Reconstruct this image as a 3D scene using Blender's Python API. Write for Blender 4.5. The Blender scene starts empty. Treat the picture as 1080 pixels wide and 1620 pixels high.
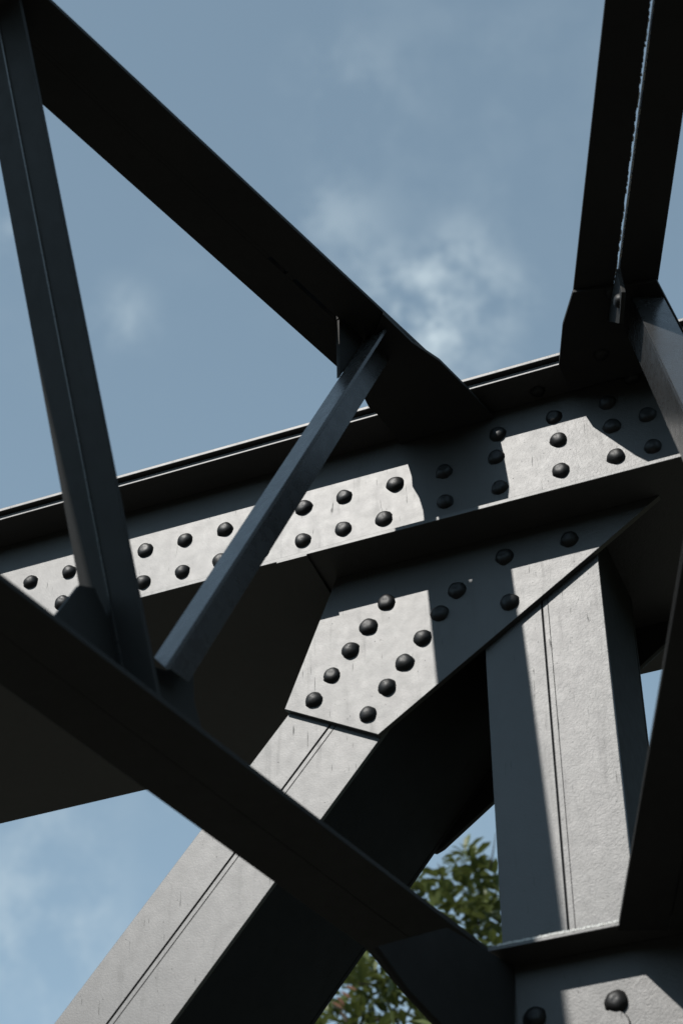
import bpy, bmesh, math, random
from mathutils import Vector, Matrix

random.seed(7)
SC = bpy.context.scene
COL = SC.collection

# ------------------------------------------------------------------ camera
PITCH = math.radians(41.9)
FPX = 3320.0
CAM = Vector((0.0, 0.0, 1.6))
cd = bpy.data.cameras.new('camera')
cam = bpy.data.objects.new('camera', cd)
COL.objects.link(cam)
cam.location = CAM
cam.rotation_euler = (math.pi / 2 + PITCH, 0, 0)
cd.sensor_fit = 'VERTICAL'
cd.sensor_height = 36.0
cd.lens = FPX / 1620.0 * 36.0
cd.clip_start = 0.05
cd.clip_end = 5000
cd.dof.use_dof = True
cd.dof.focus_distance = 5.05
cd.dof.aperture_fstop = 4.2
SC.camera = cam

# ------------------------------------------------------------------ light
SUN_DIR = Vector((-0.4775, -0.540, 0.692)).normalized()
SUN_ELEV = math.asin(SUN_DIR.z)
SUN_AZ = math.atan2(SUN_DIR.x, SUN_DIR.y)
world = bpy.data.worlds.new('World')
SC.world = world
world.use_nodes = True
nt = world.node_tree
nt.nodes.clear()
N = nt.nodes.new
L = nt.links.new
out = N('ShaderNodeOutputWorld')
bg = N('ShaderNodeBackground')
bg.inputs['Strength'].default_value = 0.14
sky = N('ShaderNodeTexSky')
sky.sky_type = 'NISHITA'
sky.sun_disc = False
sky.sun_elevation = SUN_ELEV
sky.sun_rotation = SUN_AZ
sky.air_density = 0.8
sky.dust_density = 0.0
sky.ozone_density = 0.8
hs = N('ShaderNodeHueSaturation')
hs.inputs['Saturation'].default_value = 0.60
hs.inputs['Value'].default_value = 1.0
L(sky.outputs[0], hs.inputs['Color'])

def sky_dir(px, py):
    return Vector(((px - 540) / FPX,
                   math.cos(PITCH) + (py - 810) / FPX * math.sin(PITCH),
                   math.sin(PITCH) - (py - 810) / FPX * math.cos(PITCH))).normalized()

tc = N('ShaderNodeTexCoord')
n1 = N('ShaderNodeTexNoise')
n1.inputs['Scale'].default_value = 27.0
n1.inputs['Detail'].default_value = 9.0
n1.inputs['Roughness'].default_value = 0.60
n1.inputs['Distortion'].default_value = 0.1
L(tc.outputs['Generated'], n1.inputs['Vector'])
r1 = N('ShaderNodeMapRange')
r1.interpolation_type = 'SMOOTHSTEP'
r1.inputs['From Min'].default_value = 0.37
r1.inputs['From Max'].default_value = 0.68
L(n1.outputs['Fac'], r1.inputs['Value'])
# where the wisps thicken in the sky: direction, angular radius, weight
puffs = [(625, 470, 75, 0.75), (690, 470, 80, 0.45), (735, 400, 60, 0.40), (530, 350, 80, 0.28), (545, 150, 100, 0.16),
         (190, 500, 60, 0.30), (60, 1370, 120, 0.30), (20, 1480, 90, 0.24), (130, 1470, 80, 0.22), (110, 1590, 120, 0.26),
         (740, 560, 80, 0.45), (800, 465, 55, 0.35), (10, 380, 60, 0.3), (680, 520, 50, 0.5)]
acc = None
for (px, py, rad, wgt) in puffs:
    d = sky_dir(px, py)
    dist = N('ShaderNodeVectorMath')
    dist.operation = 'DISTANCE'
    L(tc.outputs['Generated'], dist.inputs[0])
    dist.inputs[1].default_value = d
    mr = N('ShaderNodeMapRange')
    mr.interpolation_type = 'SMOOTHSTEP'
    mr.inputs['From Min'].default_value = 0.0
    mr.inputs['From Max'].default_value = rad * 1.5 / FPX
    mr.inputs['To Min'].default_value = wgt
    mr.inputs['To Max'].default_value = 0.0
    L(dist.outputs['Value'], mr.inputs['Value'])
    if acc is None:
        acc = mr.outputs[0]
    else:
        ad = N('ShaderNodeMath')
        ad.operation = 'ADD'
        L(acc, ad.inputs[0])
        L(mr.outputs[0], ad.inputs[1])
        acc = ad.outputs[0]
n2 = N('ShaderNodeTexNoise')
n2.inputs['Scale'].default_value = 5.0
n2.inputs['Detail'].default_value = 4.0
L(tc.outputs['Generated'], n2.inputs['Vector'])
r2 = N('ShaderNodeMapRange')
r2.inputs['From Min'].default_value = 0.45
r2.inputs['From Max'].default_value = 0.8
r2.inputs['To Max'].default_value = 0.15
L(n2.outputs['Fac'], r2.inputs['Value'])
ad = N('ShaderNodeMath'); ad.operation = 'ADD'
L(acc, ad.inputs[0]); L(r2.outputs[0], ad.inputs[1])
mu = N('ShaderNodeMath'); mu.operation = 'MULTIPLY'; mu.use_clamp = True
L(ad.outputs[0], mu.inputs[0]); L(r1.outputs[0], mu.inputs[1])
mx = N('ShaderNodeMix'); mx.data_type = 'RGBA'
L(mu.outputs[0], mx.inputs['Factor'])
tint = N('ShaderNodeMix'); tint.data_type = 'RGBA'; tint.blend_type = 'MULTIPLY'
tint.inputs['Factor'].default_value = 1.0
L(hs.outputs[0], tint.inputs['A'])
tint.inputs['B'].default_value = (1.02, 1.23, 1.18, 1)
L(tint.outputs['Result'], mx.inputs['A'])
mx.inputs['B'].default_value = (3.5, 4.15, 4.5, 1)
L(mx.outputs['Result'], bg.inputs['Color'])
L(bg.outputs[0], out.inputs['Surface'])

sd = bpy.data.lights.new('sun', 'SUN')
sd.energy = 5.0
sd.angle = math.radians(0.53)
sd.color = (1.0, 0.965, 0.915)
sun = bpy.data.objects.new('sun', sd)
COL.objects.link(sun)
sun.location = SUN_DIR * 50
sun.rotation_euler = SUN_DIR.to_track_quat('Z', 'Y').to_euler()

SC.view_settings.view_transform = 'Standard'
SC.view_settings.look = 'None'
SC.view_settings.exposure = 0.34
SC.view_settings.gamma = 1.0
SC.view_settings.use_curve_mapping = False

# ------------------------------------------------------------------ frames of reference
XV = Vector((1, 0, 0))
FV = Vector((0, math.cos(PITCH), math.sin(PITCH)))
UV = Vector((0, -math.sin(PITCH), math.cos(PITCH)))
TA = Vector((11190.0, -4459.0, 0)).normalized()      # along the truss
TN = Vector((TA.y, -TA.x, 0))                        # out of the truss, towards the viewer
TO = CAM + 5.0 * FV
ZV = Vector((0, 0, 1))

def ray(px, py):
    return (px - 540) / FPX * XV - (py - 810) / FPX * UV + FV

def hit(px, py, p0, nrm):
    r = ray(px, py)
    return CAM + r * ((p0 - CAM).dot(nrm) / r.dot(nrm))

def at(px, py, b=0.0):
    """point on the vertical truss plane standing b metres out -> (a, z)"""
    d = hit(px, py, TO + b * TN, TN) - TO
    return d.dot(TA), d.z

def atz(px, py, z):
    """point on the level plane at height z (relative to the truss origin)"""
    return hit(px, py, Vector((0, 0, TO.z + z)), ZV)

def T(a, b, z):
    return TO + a * TA + b * TN + Vector((0, 0, z))

# ------------------------------------------------------------------ materials
def new_mat(name):
    m = bpy.data.materials.new(name)
    m.use_nodes = True
    t = m.node_tree
    return m, t, t.nodes['Principled BSDF']

def paint(name, base, rough, spec, bump=0.25, fine=260.0, coarse=34.0, rvar=0.05, dirt=0.35, crackle=0.0):
    m, t, p = new_mat(name)
    n = t.nodes.new
    l = t.links.new
    tc = n('ShaderNodeTexCoord')
    geo = n('ShaderNodeNewGeometry')
    pos = geo.outputs['Position']
    a = n('ShaderNodeTexNoise'); a.inputs['Scale'].default_value = coarse; a.inputs['Detail'].default_value = 6
    a.inputs['Roughness'].default_value = 0.6
    b = n('ShaderNodeTexNoise'); b.inputs['Scale'].default_value = fine; b.inputs['Detail'].default_value = 3
    big = n('ShaderNodeTexNoise'); big.inputs['Scale'].default_value = 3.2; big.inputs['Detail'].default_value = 5
    big.inputs['Roughness'].default_value = 0.65
    for q in (a, b, big):
        l(pos, q.inputs['Vector'])
    # rain and rust streaks, drawn out along the vertical
    mp = n('ShaderNodeMapping'); mp.inputs['Scale'].default_value = (60, 60, 5)
    l(pos, mp.inputs['Vector'])
    st = n('ShaderNodeTexNoise'); st.inputs['Scale'].default_value = 1.0; st.inputs['Detail'].default_value = 4
    l(mp.outputs[0], st.inputs['Vector'])
    str_ = n('ShaderNodeMapRange'); str_.inputs['From Min'].default_value = 0.60; str_.inputs['From Max'].default_value = 0.78
    l(st.outputs['Fac'], str_.inputs['Value'])
    # small specks
    vo = n('ShaderNodeTexVoronoi'); vo.inputs['Scale'].default_value = 40
    l(pos, vo.inputs['Vector'])
    sp = n('ShaderNodeMapRange'); sp.inputs['From Min'].default_value = 0.03; sp.inputs['From Max'].default_value = 0.06
    sp.inputs['To Min'].default_value = 1.0; sp.inputs['To Max'].default_value = 0.0
    l(vo.outputs['Distance'], sp.inputs['Value'])
    # colour
    cr = n('ShaderNodeMapRange'); cr.inputs['From Min'].default_value = 0.3; cr.inputs['From Max'].default_value = 0.7
    l(big.outputs['Fac'], cr.inputs['Value'])
    c1 = n('ShaderNodeMix'); c1.data_type = 'RGBA'
    c1.inputs['A'].default_value = (*[x * 0.85 for x in base], 1)
    c1.inputs['B'].default_value = (*[x * 1.18 for x in base], 1)
    l(cr.outputs[0], c1.inputs['Factor'])
    c2 = n('ShaderNodeMix'); c2.data_type = 'RGBA'
    l(c1.outputs['Result'], c2.inputs['A'])
    c2.inputs['B'].default_value = (base[0] * 0.7, base[1] * 0.6, base[2] * 0.5, 1)
    f = n('ShaderNodeMath'); f.operation = 'MULTIPLY'; f.inputs[1].default_value = dirt
    l(str_.outputs[0], f.inputs[0]); l(f.outputs[0], c2.inputs['Factor'])
    l(c2.outputs['Result'], p.inputs['Base Color'])
    # roughness
    ra = n('ShaderNodeMapRange'); ra.inputs['From Min'].default_value = 0.3; ra.inputs['From Max'].default_value = 0.7
    ra.inputs['To Min'].default_value = rough - rvar; ra.inputs['To Max'].default_value = rough + rvar
    l(a.outputs['Fac'], ra.inputs['Value'])
    rb = n('ShaderNodeMath'); rb.operation = 'MULTIPLY_ADD'; rb.inputs[1].default_value = 0.25
    l(sp.outputs[0], rb.inputs[0]); l(ra.outputs[0], rb.inputs[2])
    rc = n('ShaderNodeMath'); rc.operation = 'MULTIPLY_ADD'; rc.inputs[1].default_value = 0.04; rc.use_clamp = True
    l(str_.outputs[0], rc.inputs[0]); l(rb.outputs[0], rc.inputs[2])
    l(rc.outputs[0], p.inputs['Roughness'])
    p.inputs['Specular IOR Level'].default_value = spec
    m2 = n('ShaderNodeMapping'); m2.inputs['Scale'].default_value = (210, 210, 14)
    l(pos, m2.inputs['Vector'])
    rn = n('ShaderNodeTexNoise'); rn.inputs['Scale'].default_value = 1.0; rn.inputs['Detail'].default_value = 2
    l(m2.outputs[0], rn.inputs['Vector'])
    rr = n('ShaderNodeMapRange'); rr.inputs['From Min'].default_value = 0.71; rr.inputs['From Max'].default_value = 0.76
    rr.inputs['To Max'].default_value = 0.22
    l(rn.outputs['Fac'], rr.inputs['Value'])
    rd = n('ShaderNodeMath'); rd.operation = 'ADD'; rd.use_clamp = True
    l(rc.outputs[0], rd.inputs[0]); l(rr.outputs[0], rd.inputs[1])
    l(rd.outputs[0], p.inputs['Roughness'])
    # relief
    hsum = n('ShaderNodeMath'); hsum.operation = 'MULTIPLY_ADD'; hsum.inputs[1].default_value = 0.42
    al_ = n('ShaderNodeMath'); al_.operation = 'MULTIPLY'; al_.inputs[1].default_value = 0.13
    l(a.outputs['Fac'], al_.inputs[0])
    l(b.outputs['Fac'], hsum.inputs[0]); l(al_.outputs[0], hsum.inputs[2])
    h2 = n('ShaderNodeMath'); h2.operation = 'MULTIPLY_ADD'; h2.inputs[1].default_value = -0.25
    l(sp.outputs[0], h2.inputs[0]); l(hsum.outputs[0], h2.inputs[2])
    hh = h2.outputs[0]
    if crackle > 0:
        # old paint, wrinkled, thicker towards the right-hand panels
        wv = n('ShaderNodeTexNoise'); wv.inputs['Scale'].default_value = 95; wv.inputs['Detail'].default_value = 5
        wv.inputs['Distortion'].default_value = 1.6
        l(pos, wv.inputs['Vector'])
        sx = n('ShaderNodeSeparateXYZ'); l(pos, sx.inputs[0])
        gr = n('ShaderNodeMapRange'); gr.inputs['From Min'].default_value = 0.15; gr.inputs['From Max'].default_value = 0.55
        gr.inputs['To Min'].default_value = 0.0; gr.inputs['To Max'].default_value = crackle
        l(sx.outputs[0], gr.inputs['Value'])
        ml = n('ShaderNodeMath'); ml.operation = 'MULTIPLY'
        l(wv.outputs['Fac'], ml.inputs[0]); l(gr.outputs[0], ml.inputs[1])
        h3 = n('ShaderNodeMath'); h3.operation = 'ADD'
        l(ml.outputs[0], h3.inputs[0]); l(hh, h3.inputs[1])
        hh = h3.outputs[0]
    bp = n('ShaderNodeBump'); bp.inputs['Strength'].default_value = bump; bp.inputs['Distance'].default_value = 0.002
    l(hh, bp.inputs['Height'])
    l(bp.outputs[0], p.inputs['Normal'])
    return m

M_PLATE = paint('grey_bridge_paint', (0.018, 0.0165, 0.0145), 0.55, 0.95, bump=0.26, rvar=0.02, crackle=1.6)
M_BAR = paint('grey_bar_paint', (0.024, 0.0235, 0.0225), 0.55, 0.15, bump=0.2)
M_SHADED = paint('shaded_face_paint', (0.022, 0.022, 0.0215), 0.80, 0.10, bump=0.25)  # shade put into the paint: dull matte version for side and rear faces
M_NEW = paint('light_grey_bar_paint', (0.030, 0.030, 0.030), 0.28, 0.5, bump=0.10)
M_RIVET = paint('rivet_head_paint', (0.010, 0.010, 0.010), 0.50, 0.30, bump=0.25, dirt=0.2)
M_SEAL = paint('pale_joint_sealant', (0.42, 0.42, 0.40), 0.7, 0.4, bump=0.8, dirt=0.6)
M_DARK = paint('dirty_joint_filler', (0.012, 0.012, 0.012), 0.8, 0.2, bump=0.3)

def simple(name, col, rough, spec=0.3, var=0.3, scale=6.0, bump=0.0, trans=0.0):
    m, t, p = new_mat(name)
    n = t.nodes.new
    l = t.links.new
    geo = n('ShaderNodeNewGeometry')
    a = n('ShaderNodeTexNoise'); a.inputs['Scale'].default_value = scale; a.inputs['Detail'].default_value = 8
    l(geo.outputs['Position'], a.inputs['Vector'])
    c = n('ShaderNodeMix'); c.data_type = 'RGBA'
    c.inputs['A'].default_value = (*[x * (1 - var) for x in col], 1)
    c.inputs['B'].default_value = (*[x * (1 + var) for x in col], 1)
    l(a.outputs['Fac'], c.inputs['Factor'])
    l(c.outputs['Result'], p.inputs['Base Color'])
    p.inputs['Roughness'].default_value = rough
    p.inputs['Specular IOR Level'].default_value = spec
    if bump:
        bp = n('ShaderNodeBump'); bp.inputs['Strength'].default_value = bump; bp.inputs['Distance'].default_value = 0.02
        l(a.outputs['Fac'], bp.inputs['Height']); l(bp.outputs[0], p.inputs['Normal'])
    if trans:
        tr = n('ShaderNodeBsdfTranslucent')
        l(c.outputs['Result'], tr.inputs['Color'])
        ms = n('ShaderNodeMixShader'); ms.inputs[0].default_value = trans
        o = t.nodes['Material Output']
        l(p.outputs[0], ms.inputs[1]); l(tr.outputs[0], ms.inputs[2]); l(ms.outputs[0], o.inputs['Surface'])
    return m

M_LEAF = simple('leaf_green', (0.078, 0.094, 0.025), 0.45, 0.35, 0.35, 3.0, trans=0.25)
M_LEAF_FAR = simple('far_foliage', (0.045, 0.055, 0.022), 0.8, 0.2, 0.5, 0.8, 0.8)
M_LEAF_RED = simple('leaf_russet', (0.13, 0.06, 0.035), 0.55, 0.3, 0.3, 9.0, trans=0.2)
M_BARK = simple('bark', (0.035, 0.03, 0.024), 0.9, 0.1, 0.4, 20.0, 0.6)
M_GRASS = simple('rough_grass', (0.050, 0.049, 0.042), 0.95, 0.1, 0.5, 1.5, 0.5)
M_CONC = simple('concrete', (0.28, 0.27, 0.25), 0.9, 0.2, 0.25, 5.0, 0.4)

# ------------------------------------------------------------------ object helpers
def thing(name, label, cat, loc, group=None):
    o = bpy.data.objects.new(name, None)
    o.empty_display_size = 0.1
    o.location = loc
    COL.objects.link(o)
    o['label'] = label
    o['category'] = cat
    if group:
        o['group'] = group
    return o

def link_mesh(name, bm, mat, parent=None, bevel=0.0, smooth=False):
    bmesh.ops.recalc_face_normals(bm, faces=bm.faces[:])
    if parent is not None:
        bmesh.ops.translate(bm, verts=bm.verts[:], vec=-parent.location)
    me = bpy.data.meshes.new(name)
    bm.to_mesh(me)
    bm.free()
    if mat:
        me.materials.append(mat)
    if smooth:
        for p in me.polygons:
            p.use_smooth = True
    o = bpy.data.objects.new(name, me)
    COL.objects.link(o)
    if parent is not None:
        o.parent = parent
    if bevel > 0:
        md = o.modifiers.new('bevel', 'BEVEL')
        md.width = bevel
        md.segments = 2
        md.limit_method = 'ANGLE'
        md.angle_limit = math.radians(35)
    return o

def prism(bm, pts, vec):
    """closed solid: polygon pts (world) swept by vec"""
    a = [bm.verts.new(p) for p in pts]
    b = [bm.verts.new(p + vec) for p in pts]
    k = len(pts)
    bm.faces.new(a)
    bm.faces.new(b[::-1])
    for i in range(k):
        j = (i + 1) % k
        bm.faces.new((a[j], a[i], b[i], b[j]))

def tbox(bm, a0, a1, b0, b1, z0, z1):
    prism(bm, [T(a0, b0, z0), T(a1, b0, z0), T(a1, b0, z1), T(a0, b0, z1)], TN * (b1 - b0))

def part_tbox(name, parent, mat, a0, a1, b0, b1, z0, z1, bevel=0.0015):
    bm = bmesh.new()
    tbox(bm, a0, a1, b0, b1, z0, z1)
    return link_mesh(name, bm, mat, parent, bevel)

def part_plate(name, parent, mat, az_pts, b0, b1, bevel=0.0015):
    bm = bmesh.new()
    prism(bm, [T(a, b0, z) for a, z in az_pts], TN * (b1 - b0))
    return link_mesh(name, bm, mat, parent, bevel)

def part_prism(name, parent, mat, pts, vec, bevel=0.001):
    bm = bmesh.new()
    prism(bm, pts, vec)
    return link_mesh(name, bm, mat, parent, bevel)

def dome_mesh(name, r, h, rim=0.12, flat=0.0, seed=0):
    rg_ = random.Random(seed)
    ph1, ph2, ph3 = [rg_.uniform(0, 6.28) for _ in range(3)]
    dx, dy = rg_.uniform(-0.07, 0.07), rg_.uniform(-0.07, 0.07)
    bm = bmesh.new()
    prof = [(1.0 + rim, 0.0), (1.0 + rim * 0.35, 0.05), (1.0, 0.14), (0.95, 0.40), (0.84, 0.62), (0.66, 0.82), (0.42, 0.945), (0.2, 0.99)]
    seg = 24
    rings = []
    for (pr, ph) in prof:
        ring = []
        for i in range(seg):
            t_ = 2 * math.pi * i / seg
            wob = 1 + 0.028 * math.sin(3 * t_ + ph1) + 0.022 * math.sin(5 * t_ + ph2) + 0.02 * math.sin(2 * t_ + ph3)
            if ph < 0.1:
                wob += rg_.uniform(-0.03, 0.07)
            hh_ = min(ph, 1 - flat + 0.25 * flat * ph) * (1 + 0.03 * math.sin(2 * t_ + ph2) * (1 - pr))
            ring.append(bm.verts.new((r * (pr * math.cos(t_) * wob + dx * ph), r * (pr * math.sin(t_) * wob + dy * ph), h * hh_)))
        rings.append(ring)
    top = bm.verts.new((r * dx, r * dy, h * min(1, 1 - flat * 0.75)))
    for k in range(len(rings) - 1):
        for i in range(seg):
            j = (i + 1) % seg
            bm.faces.new((rings[k][i], rings[k][j], rings[k + 1][j], rings[k + 1][i]))
    for i in range(seg):
        bm.faces.new((rings[-1][i], rings[-1][(i + 1) % seg], top))
    bm.faces.new(rings[0][::-1])
    me = bpy.data.meshes.new(name)
    bm.to_mesh(me)
    bm.free()
    me.materials.append(M_RIVET)
    for p in me.polygons:
        p.use_smooth = True
    return me

ME_RIVET = [dome_mesh('rivet', 0.0200 * q, 0.0155 * w, 0.07, f, i) for i, (q, w, f) in enumerate([(1, 1, 0), (1.03, 0.92, 0.10), (0.97, 1.03, 0.0), (1.0, 0.88, 0.16), (1.02, 0.98, 0.05)])]
ME_RIVET_BIG = [dome_mesh('rivet_large', 0.0225, 0.0175, 0.07, f, 20 + f * 50) for f in (0.0, 0.08)]

def add_rivet(parent, p, nrm, me=None, sc=1.0):
    o = bpy.data.objects.new('rivet', random.choice(me or ME_RIVET))
    COL.objects.link(o)
    o.parent = parent
    q = nrm.to_track_quat('Z', 'Y').to_matrix().to_4x4()
    s = sc * random.uniform(0.95, 1.05)
    tilt = Matrix.Rotation(random.uniform(0, 6.28), 4, 'Z') @ Matrix.Rotation(random.uniform(-0.07, 0.07), 4, 'X')
    o.matrix_local = Matrix.Translation(p - parent.location - nrm * 0.0005) @ q @ tilt @ Matrix.Diagonal((s, s, s, 1))
    return o

# ------------------------------------------------------------------ ground
bm = bmesh.new()
gs = 40
for i in range(gs + 1):
    for j in range(gs + 1):
        u = (i / gs * 2 - 1); v = (j / gs * 2 - 1)
        x = 1500 * u * abs(u); y = 1500 * v * abs(v)
        r = math.hypot(x, y)
        bm.verts.new((x, y, 0.12 * math.sin(x * 0.35) * math.cos(y * 0.31) * min(1.0, r / 12) - 0.12))
bm.verts.ensure_lookup_table()
for i in range(gs):
    for j in range(gs):
        k = i * (gs + 1) + j
        bm.faces.new((bm.verts[k], bm.verts[k + gs + 1], bm.verts[k + gs + 2], bm.verts[k + 1]))
g = link_mesh('ground', bm, M_GRASS, None, 0, True)
g['kind'] = 'structure'

# ------------------------------------------------------------------ unseen ring of trees added to darken horizon reflections (its top stays below the picture)
bm = bmesh.new()
rings = []
na = 220
for k in range(9):
    ring = []
    for i in range(na):
        th = 2 * math.pi * i / na
        lump = math.sin(th * 17 + 1.3) * 0.5 + math.sin(th * 41 + k) * 0.5 + random.uniform(-0.5, 0.5)
        rad = 30 + 9 * (1 - math.cos(k / 8 * math.pi / 2)) + lump * 0.8
        ring.append(bm.verts.new((rad * math.sin(th), rad * math.cos(th) + 3, -0.4 + 11.5 * math.sin(k / 8 * math.pi / 2) + lump * 0.8 * (k > 1))))
    rings.append(ring)
for k in range(8):
    for i in range(na):
        j = (i + 1) % na
        bm.faces.new((rings[k][i], rings[k][j], rings[k + 1][j], rings[k + 1][i]))
wd_ = link_mesh('woodland_blocker', bm, M_LEAF_FAR, None, 0, False)
wd_['kind'] = 'stuff'
wd_['label'] = 'unseen ring of trees added round the bridge to darken horizon reflections'
wd_['category'] = 'woodland_blocker'

# ------------------------------------------------------------------ upper chord
ZB, ZT = -0.197, 0.192
GZ = -TO.z                       # ground level in truss heights
chord = thing('truss_chord', 'wide riveted upper steel chord crossing the whole picture from left edge to right edge', 'steel beam', T(0, -0.2, ZB))
part_tbox('web_plate', chord, M_PLATE, -3.2, 2.6, -0.012, 0.0, ZB - 0.006, ZT - 0.002, 0.0008)
part_tbox('rear_web_plate', chord, M_BAR, -3.2, 2.6, -0.42, -0.408, ZB - 0.006, ZT - 0.002)
part_tbox('bottom_flange', chord, M_PLATE, -3.2, 2.6, -0.600, 0.117, ZB - 0.0175, ZB - 0.0065, 0.0012)
part_tbox('top_flange', chord, M_PLATE, -3.2, 2.6, -0.46, 0.093, ZT - 0.001, ZT + 0.0125, 0.0012)
part_tbox('cover_plate', chord, M_PLATE, -3.2, 2.6, -0.47, 0.106, ZT + 0.016, ZT + 0.026, 0.0015)
part_tbox('joint_filler', chord, M_DARK, -3.2, 2.6, -0.44, 0.088, ZT + 0.0125, ZT + 0.016, 0)
aS = at(440, 888, 0.11)[0]
part_tbox('splice_plate', chord, M_PLATE, aS, aS + 0.075, -0.30, 0.1195, ZB - 0.0235, ZB - 0.018, 0.0008)

top_row = [(47, 918), (108, 902), (170, 885), (228, 868), (291, 852), (354, 835), (416, 818), (478, 800), (542, 783),
           (623, 763), (700, 743), (783, 720), (881, 693), (966, 671), (1022, 653)]
bot_row = [(35, 967), (97, 951), (161, 934), (225, 918), (287, 902), (347, 885), (412, 868), (477, 852), (541, 834), (605, 818), (702, 791),
           (788, 768), (885, 741), (972, 719), (1031, 703)]
dim_row = [(785, 684), (874, 657), (958, 634)]
for p in top_row + bot_row + dim_row:
    a, z = at(p[0], p[1], 0.008)
    add_rivet(chord, T(a, 0, z), TN)
# the rows go on past both ends of the picture
for k in range(1, 18):
    for (zz, off) in ((0.02, 0.0), (-0.055, -0.02)):
        a0 = at(*top_row[0])[0]
        add_rivet(chord, T(a0 - 0.10 * k + off, 0, at(*top_row[0])[1] + (0 if zz > 0 else -0.083)), TN)
for k in range(1, 12):
    for zz in (0, 1):
        a0, z0 = at(*[top_row[-1], bot_row[-1]][zz])
        add_rivet(chord, T(a0 + 0.10 * k, 0, z0), TN)
for p in [(911, 602), (850, 620), (1026, 600)]:
    w = atz(p[0], p[1], ZT - 0.004)
    add_rivet(chord, w, -ZV, sc=0.8)

# ------------------------------------------------------------------ front and rear gussets
GB = 0.014
gus = thing('gusset_plate', 'pale riveted gusset plate with two slanting rows of rivets under the upper chord', 'gusset plate', T(0.2, 0, -0.4), 'gusset plates of the main joint')
ztop = ZB - 0.018
pts = [at(450, 1122, GB), at(598, 1162, GB), at(945, 868, GB), at(1035, 790, GB)]
a4, z4 = pts[-1]
a5, z5 = at(512, 965, GB)
ptsg = [pts[0], pts[1], pts[2], (a4 + (ztop - z4) * (pts[3][0] - pts[2][0]) / (pts[3][1] - pts[2][1]), ztop),
        (a5 + (ztop - z5) * (a5 - pts[0][0]) / (z5 - pts[0][1]), ztop)]
part_plate('plate', gus, M_PLATE, ptsg, 0.0006, GB, 0.0012)
for p in [(609, 951), (581, 989), (553, 1027), (523, 1066), (495, 1105), (721, 931), (694, 968), (666, 1007), (638, 1046),
          (610, 1085), (580, 1128), (804, 950), (796, 878), (899, 851)]:
    a, z = at(p[0], p[1], GB + 0.007)
    add_rivet(gus, T(a, GB, z), TN)

rg = thing('gusset_plate', 'dark rear gusset plate seen behind the slanting leg, its notched lower edge against the sky', 'gusset plate', T(0.2, -0.42, -0.4), 'gusset plates of the main joint')
rp = [at(688, 1347, -0.42), at(700, 1340, -0.42), at(780, 1266, -0.42), at(1050, 1018, -0.42)]
rpts = [(rp[0][0] - 0.25, rp[0][1] + 0.12)] + rp + [(rp[-1][0] + 0.17, ztop), (rp[0][0] - 0.1, ztop)]
part_plate('plate', rg, M_BAR, rpts, -0.435, -0.421)

# ------------------------------------------------------------------ slanting leg
leg = thing('slanting_leg', 'slanting box leg, pale front face with a thin seam, down to the bottom left corner', 'steel leg', T(-3.6, -0.2, GZ), None)
l0 = Vector(at(455, 1133)); l1 = Vector(at(85, 1620))
r0 = Vector(at(595, 1175)); r1v = Vector(at(270, 1620))
dv = ((l0 - l1).normalized() + (r0 - r1v).normalized()).normalized()
pv = Vector((dv.y, -dv.x))
off_l = l0.dot(pv); off_l = (off_l + l1.dot(pv)) / 2
off_r = (r0.dot(pv) + r1v.dot(pv)) / 2
s_top = 0.02
topv = dv.dot(Vector((0.15, ztop - 0.02)))
def legpt(off, s):
    return pv * off + dv * s
def leg_strip(name, o0, o1, b0, b1, mat, bevel=0.001):
    # ends: under the chord at the top, at the ground at the bottom
    P = []
    for o, zz in ((o0, ztop - 0.001), (o1, ztop - 0.001), (o1, GZ + 0.1), (o0, GZ + 0.1)):
        base = pv * o
        s = (zz - base.y) / dv.y
        q = base + dv * s
        P.append((q.x, q.y))
    return part_plate(name, leg, mat, P, b0, b1, bevel)
mid = off_l + (off_r - off_l) * 0.46
leg_strip('front_plate', off_l, mid - 0.0016, -0.012, 0.0, M_PLATE)
leg_strip('front_plate', mid + 0.0016, off_r, -0.012, -0.001, M_PLATE)
leg_strip('seam_filler', mid - 0.0014, mid + 0.0014, -0.011, -0.0045, M_DARK, 0)
leg_strip('weld_bead', mid + 0.0125, mid + 0.0140, -0.0009, -0.0003, M_DARK, 0)
leg_strip('side_plate', off_l + 0.001, off_l + 0.012, -0.407, -0.013, M_SHADED)
leg_strip('side_plate', off_r - 0.012, off_r - 0.001, -0.407, -0.013, M_SHADED)
leg_strip('rear_plate', off_l, off_r, -0.420, -0.408, M_SHADED)

# ------------------------------------------------------------------ column
A0, A1, AM = 0.336, 0.605, 0.470
colm = thing('steel_column', 'upright box column, pale face with a seam and a dark shadow down its left side', 'steel column', T(AM, -0.15, GZ))
zc0, zc1 = GZ + 0.1, ztop - 0.001
part_tbox('front_plate', colm, M_PLATE, A0, AM - 0.0017, -0.0125, -0.0005, zc0, zc1, 0.001)
part_tbox('front_plate', colm, M_PLATE, AM + 0.0017, A1, -0.0125, -0.0015, zc0, zc1, 0.001)
part_tbox('seam_filler', colm, M_DARK, AM - 0.0015, AM + 0.0015, -0.0115, -0.005, zc0, zc1, 0)
part_tbox('weld_bead', colm, M_DARK, AM + 0.0130, AM + 0.0143, -0.0014, -0.0008, zc0, zc1, 0)
part_tbox('side_plate', colm, M_SHADED, A0 + 0.001, A0 + 0.013, -0.30, -0.013, zc0, zc1)
part_tbox('side_plate', colm, M_SHADED, A1 - 0.013, A1 - 0.001, -0.30, -0.013, zc0, zc1)
part_tbox('rear_plate', colm, M_SHADED, A0, A1, -0.312, -0.3005, zc0, zc1)

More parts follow.
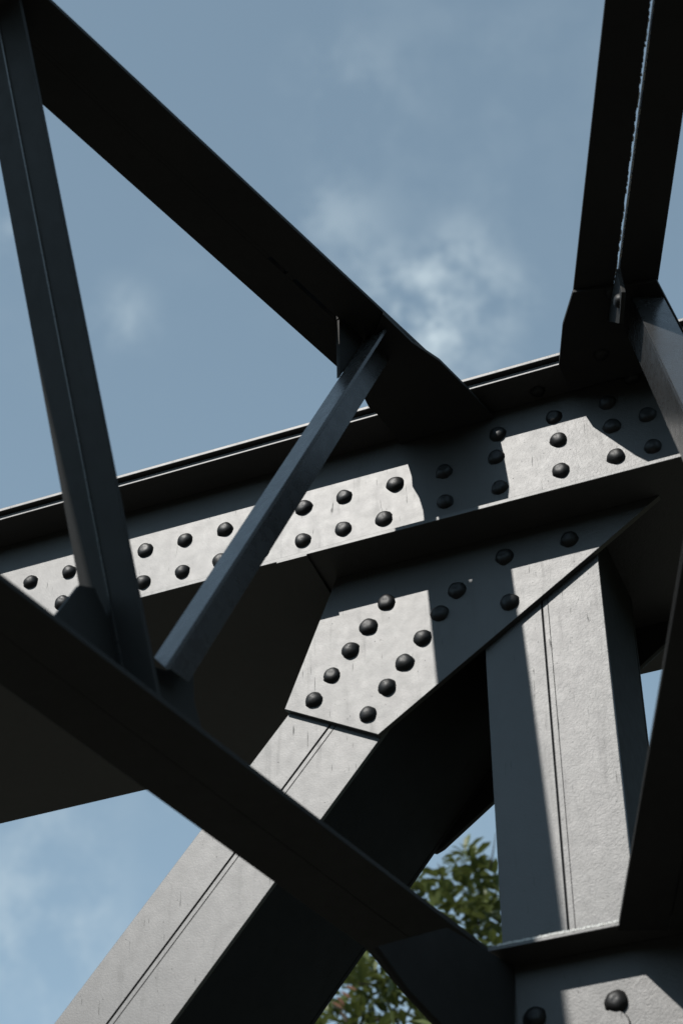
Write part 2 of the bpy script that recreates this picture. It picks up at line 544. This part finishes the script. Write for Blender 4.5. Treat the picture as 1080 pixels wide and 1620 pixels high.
# ------------------------------------------------------------------ footings under column and leg
foot = thing('footing', 'square concrete footing on the grass under the upright column', 'footing', T(AM, -0.15, GZ), 'concrete footings')
part_tbox('base', foot, M_CONC, AM - 0.5, AM + 0.5, -0.6, 0.4, GZ - 0.3, GZ + 0.099, 0.01)
foot = thing('footing', 'square concrete footing on the grass under the slanting leg', 'footing', T(-3.6, -0.15, GZ), 'concrete footings')
q = pv * (off_l + off_r) / 2; q = q + dv * ((GZ + 0.1 - q.y) / dv.y)
part_tbox('base', foot, M_CONC, q.x - 0.6, q.x + 0.6, -0.7, 0.4, GZ - 0.3, GZ + 0.099, 0.01)

# ------------------------------------------------------------------ lower chord stub at the column
ZL = -1.300
FB = 0.1
low = thing('lower_chord', 'riveted lower chord in the bottom right corner, its plate wrinkled and half in shadow', 'steel beam', T(0.9, 0, ZL - 0.3))
WL = 0.030
al = at(770, 1497, FB)[0]
part_tbox('web_plate', low, M_PLATE, al, 2.6, 0.0, WL, ZL - 0.33, ZL - 0.0115, 0.0012)
part_tbox('top_flange', low, M_PLATE, al, 2.6, 0.0, FB, ZL - 0.011, ZL, 0.0015)
bm = bmesh.new()
zz = ZL + 0.0015
k = 130
for i in range(k):
    a0 = al + 0.02 + (0.60) * i / k
    w = random.uniform(0.0004, 0.0020)
    tbox(bm, a0, a0 + 0.60 / k * random.uniform(0.6, 1.0), FB - 0.006, FB + w * 0.5, ZL - 0.004, ZL + w)
o = link_mesh('worn_edge', bm, M_SEAL, low, 0)
o['label'] = 'pale worn paint along the flange edge'
for p in [(973, 1582), (843, 1607)]:
    a, z = at(p[0], p[1], WL + 0.008)
    add_rivet(low, T(a, WL, z), TN, ME_RIVET_BIG)
a, z = at(973, 1582, WL); a2, z2 = at(843, 1607, WL)
da = a - a2
for kx in range(-0, 12):
    add_rivet(low, T(a + da * (kx + 1), WL, z), TN, ME_RIVET_BIG)
    add_rivet(low, T(a2 + da * kx, WL, z - 0.10), TN, ME_RIVET_BIG)
    add_rivet(low, T(a2 + da * kx, WL, z - 0.20), TN, ME_RIVET_BIG)
# pad washer at the picture's foot
a, z = at(968, 1627, WL)
bm = bmesh.new()
bmesh.ops.create_cone(bm, cap_ends=True, segments=32, radius1=0.036, radius2=0.034, depth=0.006)
bm.transform(Matrix.Translation(T(a, WL + 0.003, z)) @ TN.to_track_quat('Z', 'Y').to_matrix().to_4x4())
link_mesh('washer', bm, M_PLATE, low, 0.0008)

# ------------------------------------------------------------------ level lateral bars (double angles)
def frame_axes(e):
    e = Vector((e[0], e[1], 0)).normalized()
    return e, Vector((e.y, -e.x, 0))

def lateral(name, label, cat, e, m, p0, s0, s1, z, w=0.19, stem=0.07, group=None, seal=False, gap=0.0, fill=()):
    """two angles back to back, legs up, lying level: flange underside at height z"""
    base = Vector((p0.x, p0.y, TO.z + z))
    t = thing(name, label, cat, base + e * s0, group)
    h = 0.011
    g2 = max(gap, 0.0012) / 2
    for sg in (-1, 1):
        bm = bmesh.new()
        q = lambda mm, zz: base + e * s0 + m * (mm * sg) + ZV * zz
        prof = [q(g2, 0), q(w / 2, 0), q(w / 2, h), q(g2 + h, h), q(g2 + h, stem), q(g2, stem)]
        prism(bm, prof, e * (s1 - s0))
        link_mesh('angle', bm, M_BAR, t, 0.0015)
    for (f0, f1) in fill:
        part_prism('spacer', t, M_BAR, [base + e * f0 + m * (k * g2 * 0.98) + ZV * (zq) for k, zq in ((-1, 0.0003), (1, 0.0003), (1, stem), (-1, stem))], e * (f1 - f0), 0)
    if seal:
        # ragged old sealant clinging to both edges of the slit
        bm = bmesh.new()
        s_ = s0
        while s_ < s1:
            ln = random.uniform(0.002, 0.010)
            sg = random.choice((-1, 1))
            w_ = random.uniform(0.05, 0.75) * g2
            x0 = g2 * 0.99
            prism(bm, [base + e * s_ + m * (sg * x0) - ZV * 0.001, base + e * s_ + m * (sg * (x0 - w_)) + ZV * 0.001, base + e * s_ + m * (sg * (x0 - w_)) + ZV * 0.006, base + e * s_ + m * (sg * x0) + ZV * 0.008], e * ln)
            s_ += ln * random.uniform(0.4, 1.2)
        o = link_mesh('sealant_bead', bm, M_SEAL, t)
        o['label'] = 'ragged pale sealant along the open seam'
    return t

ZU = 0.179
eU, mU = frame_axes((0.627, 0.779))
cU = (atz(67, 165, ZU) + atz(125, 45, ZU)) / 2
cU.z = 0
U_end = 1.18
lateral('lateral_bar', 'broad dark level bar from the top left corner down to the upper chord', 'steel bar', eU, mU, cU, -2.4, U_end, ZU, 0.19, group='level bracing bars', gap=0.009, fill=[(-2.4, 0.655), (0.715, 0.74), (0.893, U_end)])
eR, mR = frame_axes((0.0, 1.0))
pR = Vector((0.6135, 0, 0))
yR1 = 3.30
lateral('lateral_bar', 'dark level bar in the top right corner with a ragged pale line down its middle', 'steel bar', eR, mR, pR, 0.3, yR1, ZU, 0.187, stem=0.028, group='level bracing bars', seal=True, gap=0.0085)

eX, mX = frame_axes((0.584, 0.812))
pa = atz(0, 905, ZL); pb = atz(245, 1250, ZL)
cX = (pa + pa + mX * (pb - pa).dot(mX)) / 2
cX.z = 0
wX = abs((pb - pa).dot(mX))
sE = (atz(770, 1497, ZL) - Vector((cX.x, cX.y, 0))).dot(eX)
lateral('lateral_bar', 'out-of-focus dark bar across the lower left, in front of the slanting leg', 'steel bar', eX, mX, cX, -1.6, sE + 0.02, ZL - 0.012, wX, group='level bracing bars', fill=[(-1.6, sE + 0.02)])
pc1 = atz(978, 1455, ZL); pc2 = atz(1080, 860, ZL)
eS, mS = frame_axes(((pc1 - pc2).x, (pc1 - pc2).y))
cS = pc1 + mS * 0.093
cS = cS - eS * (cS.dot(eS)); cS.z = 0
sS = pc1.dot(eS)
lateral('lateral_bar', 'out-of-focus dark bar at the right edge, in front of the upright column', 'steel bar', eS, mS, cS, 0.2, sS + 0.02, ZL - 0.012, 0.187, group='level bracing bars')

# ------------------------------------------------------------------ level gusset plates where the bars meet the chords
def level_plate(label, pix, z, extra=(), th=0.010, group='level gusset plates', up=True):
    P = [atz(p[0], p[1], z) if len(p) == 2 else T(p[0], p[1], z) for p in pix]
    c = sum(P, Vector()) / len(P)
    t = thing('lateral_gusset', label, 'gusset plate', c, group)
    part_prism('plate', t, M_BAR, P, ZV * (-th), 0.0015)
    return t, P

zg = ZU - 0.0005
tg1, P1 = level_plate('dark level plate joining the top left bar to the upper chord', [(574, 622), (583, 640), (597, 652), (0.148, 0.05, 0), (0.152, 0.002, 0), (0.392, 0.002, 0), (739, 611), (695, 567), (652, 538), (606, 493), (556, 600)], zg)
tg2, P2 = level_plate('dark level plate joining the top right bar to the upper chord', [(905, 458), (889, 510), (883, 574), (900, 612), (1120, 560), (1080, 521), (1038, 440)], zg)
for p in [(968, 462), (1000, 600), (950, 560)]:
    add_rivet(tg2, atz(p[0], p[1], zg - 0.010), -ZV, sc=0.85)
zg2 = ZL + 0.0085
tg3, P3 = level_plate('dark level plate joining the blurred lower left bar to the lower chord', [(590, 1478), (578, 1495), (640, 1570), (720, 1655), (900, 1700), (800, 1515), (770, 1498), (700, 1443)], zg2, th=0.008)

# upright plate standing out from the lower chord under the blurred bar
mq = T(at(808, 1560, WL)[0], WL + 0.0005, 0)
tp_pts = [hit(px, py, mq, mX) for px, py in [(806, 1710), (806, 1530), (700, 1470), (590, 1500), (640, 1570), (700, 1632), (760, 1700)]]
tp = thing('stiffener_plate', 'black upright plate under the blurred lower bar where it meets the lower chord', 'steel plate', sum(tp_pts, Vector()) / len(tp_pts))
zc_ = TO.z + ZL - 0.0125
tp_pts = [Vector((q.x, q.y, min(q.z, zc_))) for q in tp_pts]
part_prism('plate', tp, M_SHADED, tp_pts, mX * 0.010, 0.001)

# ------------------------------------------------------------------ inclined bars of the cross frames
def frame_hit(px, py, c, e, m, off=0.0):
    w = hit(px, py, Vector((c.x, c.y, 0)) + m * off, m)
    return w

def inclined(name, label, p0, p1, legs, group, skew=None):
    """bar from p0 to p1, both ends cut level"""
    t = thing(name, label, 'steel bar', p0, group)
    d = (p1 - p0).normalized()
    for nm, prof, mt in legs:
        bm = bmesh.new()
        lo = [p0 + q + d * ((p0.z - (p0 + q).z) / d.z) for q in prof]
        prism(bm, lo, p1 - p0)
        if skew is not None:
            bm.verts.ensure_lookup_table()
            for k_, q in enumerate(prof):
                bm.verts[k_].co -= d * (q.dot(skew))
        link_mesh(nm, bm, mt, t, 0.001)
    return t

# K-frame under the top left bar: V runs from that bar down to the node, W from the node up to the left
Vt = frame_hit(536, 598, cU, eU, mU, 0.014)
Vb = frame_hit(253, 1026, cU, eU, mU, 0.014)
vd = (Vt - Vb).normalized()
vn = vd.cross(mU).normalized()           # in-plane normal
if vn.dot(eU) > 0:
    vn = -vn                             # faces the viewer, upwards
tk = 0.008
G_K = 'slanting frame bars'
Vtop = Vb + vd * ((TO.z + ZU - 0.0005 - Vb.z) / vd.z)
inclined('angle_bar', 'slim angle bar with a blue-grey face slanting across the rivets of the upper chord', Vb - vd * 0.03, Vtop,
         [('outer_leg', [Vector(), mU * 0.062, mU * 0.062 - vn * tk, -vn * tk], M_NEW),
          ('inner_leg', [-vn * (tk + 0.0002), -vn * 0.077, mU * tk - vn * 0.077, mU * tk - vn * (tk + 0.0002)], M_NEW)], G_K, skew=mU * 1.3)

Wb = frame_hit(200, 1085, cU, eU, mU, 0.0)
Wt = frame_hit(20, 150, cU, eU, mU, 0.0)
wd = (Wt - Wb).normalized()
wn = wd.cross(mU).normalized()
if wn.dot(eU) > 0:
    wn = -wn                             # faces the viewer, downwards
Wt = Wb + wd * ((TO.z + ZU - 0.0005 - Wb.z) / wd.z)
ww = 0.061
t = inclined('double_angle_bar', 'dark blurred upright bar with a faint centre seam near the left edge', Wb - wd * 0.05, Wt,
         [('angle', [mU * 0.0008, mU * ww, mU * ww - wn * 0.009, mU * 0.0105 - wn * 0.009, mU * 0.0105 - wn * 0.06, mU * 0.0008 - wn * 0.06], M_BAR),
          ('angle', [-mU * 0.0008, -mU * ww, -mU * ww - wn * 0.009, -mU * 0.0105 - wn * 0.009, -mU * 0.0105 - wn * 0.06, -mU * 0.0008 - wn * 0.06], M_BAR)], G_K)
part_prism('seam_bead', t, M_NEW, [Wb + mU * 0.0016 + wn * 0.0022, Wb - mU * 0.0016 + wn * 0.0022, Wb - mU * 0.0026 - wn * 0.001, Wb + mU * 0.0026 - wn * 0.001], Wt - Wb, 0)

# node plate at the foot of the K, standing in the frame plane just behind the bars
def frame_plate(label, pix, c, e, m, off, th, name='node_plate', group='upright node plates', mat=None):
    P = [frame_hit(px, py, c, e, m, off) for px, py in pix]
    t = thing(name, label, 'gusset plate', sum(P, Vector()) / len(P), group)
    part_prism('plate', t, mat or M_BAR, P, m * (-th), 0.001)
    return t, P
tn, Pn = frame_plate('dark plate where the slim angle bar meets the blurred bar at lower left', [(60, 1010), (126, 925), (150, 930), (200, 1040), (262, 1060), (306, 1052), (308, 1110), (330, 1190), (270, 1230)], cU, eU, mU, -0.0095, 0.009)
add_rivet(tn, hit(163, 978, Wb, wn), wn, sc=0.7)
# short upright plate hanging from the top left bar, its edge catching the sun
tv, Pv = frame_plate('small plate hanging under the top left bar with one bright ragged edge', [(536, 504), (537, 597), (578, 532), (576, 514)], cU, eU, mU, 0.0042, 0.0084)

# frame at the right
Qt = frame_hit(996, 466, pR, eR, mR, 0.036)
Qb = frame_hit(1080, 642, pR, eR, mR, 0.036)
qd = (Qt - Qb).normalized()
qn = qd.cross(mR).normalized()
if qn.dot(eR) > 0:
    qn = -qn
Qb = Qt - qd * 1.9
Qt = Qb + qd * ((TO.z + ZU - 0.011 - Qb.z) / qd.z)
inclined('angle_bar', 'short grey angle bar slanting off the right edge below the top right bar', Qb, Qt,
         [('outer_leg', [Vector(), mR * 0.072, mR * 0.072 - qn * tk, -qn * tk], M_NEW),
          ('inner_leg', [-qn * (tk + 0.0002), -qn * 0.10, mR * tk - qn * 0.10, mR * tk - qn * (tk + 0.0002)], M_NEW)], G_K)
tq, Pq = frame_plate('small bolted plate under the top right bar beside the short grey angle bar', [(981, 425), (966, 508), (985, 512), (989, 462)], pR, eR, mR, -0.002, 0.009)
c = frame_hit(978, 476, pR, eR, mR, -0.0115)
add_rivet(tq, c, -mR, sc=0.8)

# ------------------------------------------------------------------ tree beyond the truss
YT = 9.0
def att(px, py, y=YT):
    return hit(px, py, Vector((0, y, 0)), Vector((0, 1, 0)))

def tube(bm, pts, radii, seg=7):
    prev = None
    for i, p in enumerate(pts):
        d = (pts[min(i + 1, len(pts) - 1)] - pts[max(i - 1, 0)]).normalized()
        x = d.orthogonal().normalized(); y = d.cross(x)
        ring = [bm.verts.new(p + (x * math.cos(2 * math.pi * k / seg) + y * math.sin(2 * math.pi * k / seg)) * radii[i]) for k in range(seg)]
        if prev:
            for k in range(seg):
                bm.faces.new((prev[k], prev[(k + 1) % seg], ring[(k + 1) % seg], ring[k]))
        else:
            bm.faces.new(ring[::-1])
        prev = ring
    bm.faces.new(prev)

def leaf_geo():
    v = [(0, 0, 0), (0.30, 0.17, 0.035), (0.30, 0, -0.01), (0.30, -0.17, 0.035), (0.70, 0.20, 0.02), (0.70, 0, -0.03), (0.70, -0.20, 0.02), (1, 0, -0.10)]
    f = [(0, 2, 1), (0, 3, 2), (1, 2, 5, 4), (2, 3, 6, 5), (4, 5, 7), (5, 6, 7)]
    return v, f
LV, LF = leaf_geo()
me_leaf = bpy.data.meshes.new('leaf'); me_leaf.from_pydata(LV, [], LF); me_leaf.materials.append(M_LEAF)
me_leaf_red = bpy.data.meshes.new('leaf_russet'); me_leaf_red.from_pydata(LV, [], LF); me_leaf_red.materials.append(M_LEAF_RED)

trunk_base = att(830, 2000); trunk_base = Vector((1.05, YT, -0.1))
tree = thing('tree', 'leafy broadleaf tree far behind the steelwork, its crown filling the lower gaps', 'tree', trunk_base)
crown_c = att(800, 1960)
fork = Vector((trunk_base.x - 0.1, YT, crown_c.z - 1.2))
bm = bmesh.new()
tube(bm, [trunk_base, trunk_base + Vector((0.05, 0, 1.5)), fork + Vector((0.05, 0.05, -0.9)), fork], [0.20, 0.16, 0.13, 0.11], 12)
link_mesh('trunk', bm, M_BARK, tree, 0, True)

rosettes = []   # (position, outward direction)
# visible sprays: pixel position and depth
vis = [(735, 1352), (752, 1362), (722, 1368), (765, 1378), (785, 1385), (745, 1385), (775, 1400), (790, 1412), (700, 1392), (715, 1402), (735, 1405), (760, 1412), (690, 1405),
       (672, 1400), (660, 1402), (675, 1415), (695, 1425), (655, 1412), (790, 1430), (775, 1432), (668, 1432), (688, 1440), (705, 1448), (722, 1455), (785, 1450), (770, 1455), (755, 1450),
       (735, 1465), (750, 1475), (765, 1470), (790, 1470), (780, 1485), (770, 1495), (755, 1488), (795, 1495), (745, 1425), (800, 1400), (805, 1440), (712, 1425), (745, 1500), (790, 1515),
       (578, 1505), (590, 1512), (605, 1522), (585, 1530), (570, 1528), (620, 1535), (600, 1545), (560, 1542), (612, 1555), (632, 1552), (645, 1572), (590, 1562), (608, 1575), (628, 1588),
       (650, 1595), (665, 1600), (600, 1592), (582, 1598), (570, 1585), (555, 1590), (545, 1580), (560, 1608), (590, 1615), (615, 1612), (640, 1618), (670, 1622), (510, 1612), (525, 1603), (505, 1625),
       (535, 1618), (545, 1555), (625, 1570), (648, 1545), (690, 1620), (575, 1555), (740, 1440), (728, 1432)]
for (px, py) in vis:
    if random.random() < 0.12:
        continue
    p = att(px + random.uniform(-5, 5), py + random.uniform(-4, 4), YT + random.uniform(-0.25, 0.25))
    rosettes.append((p, 0.092))
for i in range(780):
    th = random.uniform(0, 2 * math.pi); ph = math.acos(random.uniform(-0.75, 1)); rr = random.uniform(0.45, 1.0) ** 0.5
    p = crown_c + Vector((math.cos(th) * math.sin(ph) * 1.7, math.sin(th) * math.sin(ph) * 1.5, math.cos(ph) * 1.35)) * rr
    r = p - CAM
    px = 540 + FPX * r.x / r.dot(FV); py = 810 - FPX * r.dot(UV) / r.dot(FV)
    if py < 1500 or (470 < px < 700 and py < 1625):
        continue
    rosettes.append((p, 0.10))

leaves = []
for (p, ls) in rosettes:
    ax = ((p - crown_c).normalized() * 0.7 + Vector((random.gauss(0, .5), random.gauss(0, .5), random.gauss(0.5, .4)))).normalized()
    x = ax.orthogonal().normalized(); y = ax.cross(x)
    nl = random.randint(7, 10)
    ph0 = random.uniform(0, 6.28)
    for k in range(nl):
        ang = ph0 + k * 2.39996
        el = random.uniform(0.1, 0.95)
        d = (x * math.cos(ang) + y * math.sin(ang)) * math.cos(el) + ax * math.sin(el) - ZV * 0.15
        d.normalize()
        upv = (ax + Vector((random.gauss(0, .3), random.gauss(0, .3), 0.6))).normalized()
        side = upv.cross(d).normalized()
        upn = d.cross(side).normalized()
        s = ls * random.uniform(0.75, 1.25)
        M = Matrix(((d.x, side.x, upn.x, 0), (d.y, side.y, upn.y, 0), (d.z, side.z, upn.z, 0), (0, 0, 0, 1)))
        M = Matrix.Translation(p + ax * random.uniform(-0.03, 0.03) + d * 0.01) @ M @ Matrix.Diagonal((s, s * random.uniform(0.85, 1.2), s, 1))
        leaves.append(M)
nvis = len(vis)
# the biggest in view are parts of their own, the rest one joined mass
def in_view(M):
    r = M.translation - CAM
    px = 540 + FPX * r.x / r.dot(FV); py = 810 - FPX * r.dot(UV) / r.dot(FV)
    return (640 < px < 795 and 1335 < py < 1500) or (495 < px < 690 and 1500 < py < 1625)
near = [M for M in leaves if in_view(M)]
random.shuffle(near)
single = near[:300]
ids = set(id(M) for M in single)
for M in single:
    o = bpy.data.objects.new('leaf', me_leaf)
    COL.objects.link(o)
    o.parent = tree
    o.matrix_local = Matrix.Translation(-trunk_base) @ M
vs = []; fs = []
for M in leaves:
    if id(M) in ids:
        continue
    k = len(vs)
    vs += [tuple(M @ Vector(v) - trunk_base) for v in LV]
    fs += [tuple(i + k for i in f) for f in LF]
me = bpy.data.meshes.new('foliage'); me.from_pydata(vs, [], fs); me.materials.append(M_LEAF)
o = bpy.data.objects.new('foliage', me); COL.objects.link(o); o.parent = tree; o['kind'] = 'stuff'
# russet leaves by the slanting leg
for (px, py, a) in [(545, 1560, 0.3), (538, 1568, 0.6), (532, 1576, 0.9), (524, 1585, 0.5)]:
    p = att(px, py, YT - 0.4)
    o = bpy.data.objects.new('leaf', me_leaf_red); COL.objects.link(o); o.parent = tree
    o['label'] = 'russet dried leaf'
    o.matrix_local = Matrix.Translation(p - trunk_base) @ Matrix.Rotation(a, 4, 'Y') @ Matrix.Rotation(1.0, 4, 'X') @ Matrix.Scale(0.06, 4)
# limbs reaching the sprays
def limb(name, pts, r0, r1):
    bm = bmesh.new()
    k = len(pts)
    tube(bm, pts, [r0 + (r1 - r0) * i / (k - 1) for i in range(k)], 6)
    return link_mesh(name, bm, M_BARK, tree, 0, True)
def bez(a, b, sag=0.3, k=7):
    m = (a + b) / 2 + Vector((random.uniform(-.2, .2), random.uniform(-.2, .2), sag))
    return [a * (1 - t) ** 2 + m * 2 * t * (1 - t) + b * t * t for t in [i / (k - 1) for i in range(k)]]
for (px, py) in [(740, 1400), (600, 1560), (540, 1600), (900, 1700), (1000, 1900), (700, 1480), (560, 1800), (800, 1600)]:
    limb('branch', bez(fork, att(px, py, YT + random.uniform(-.3, .3))), 0.04, 0.006)
limb('twig', [att(570, 1640), att(545, 1608), att(520, 1592), att(505, 1585)], 0.012, 0.006)
limb('twig', [att(625, 1612), att(590, 1614), att(545, 1598), att(515, 1588)], 0.008, 0.004)
limb('twig', [att(535, 1556), att(590, 1557)], 0.004, 0.003)
limb('twig', [att(702, 1392), att(697, 1376), att(692, 1366)], 0.005, 0.002)
limb('twig', [att(775, 1375), att(779, 1350), att(784, 1318)], 0.006, 0.002)
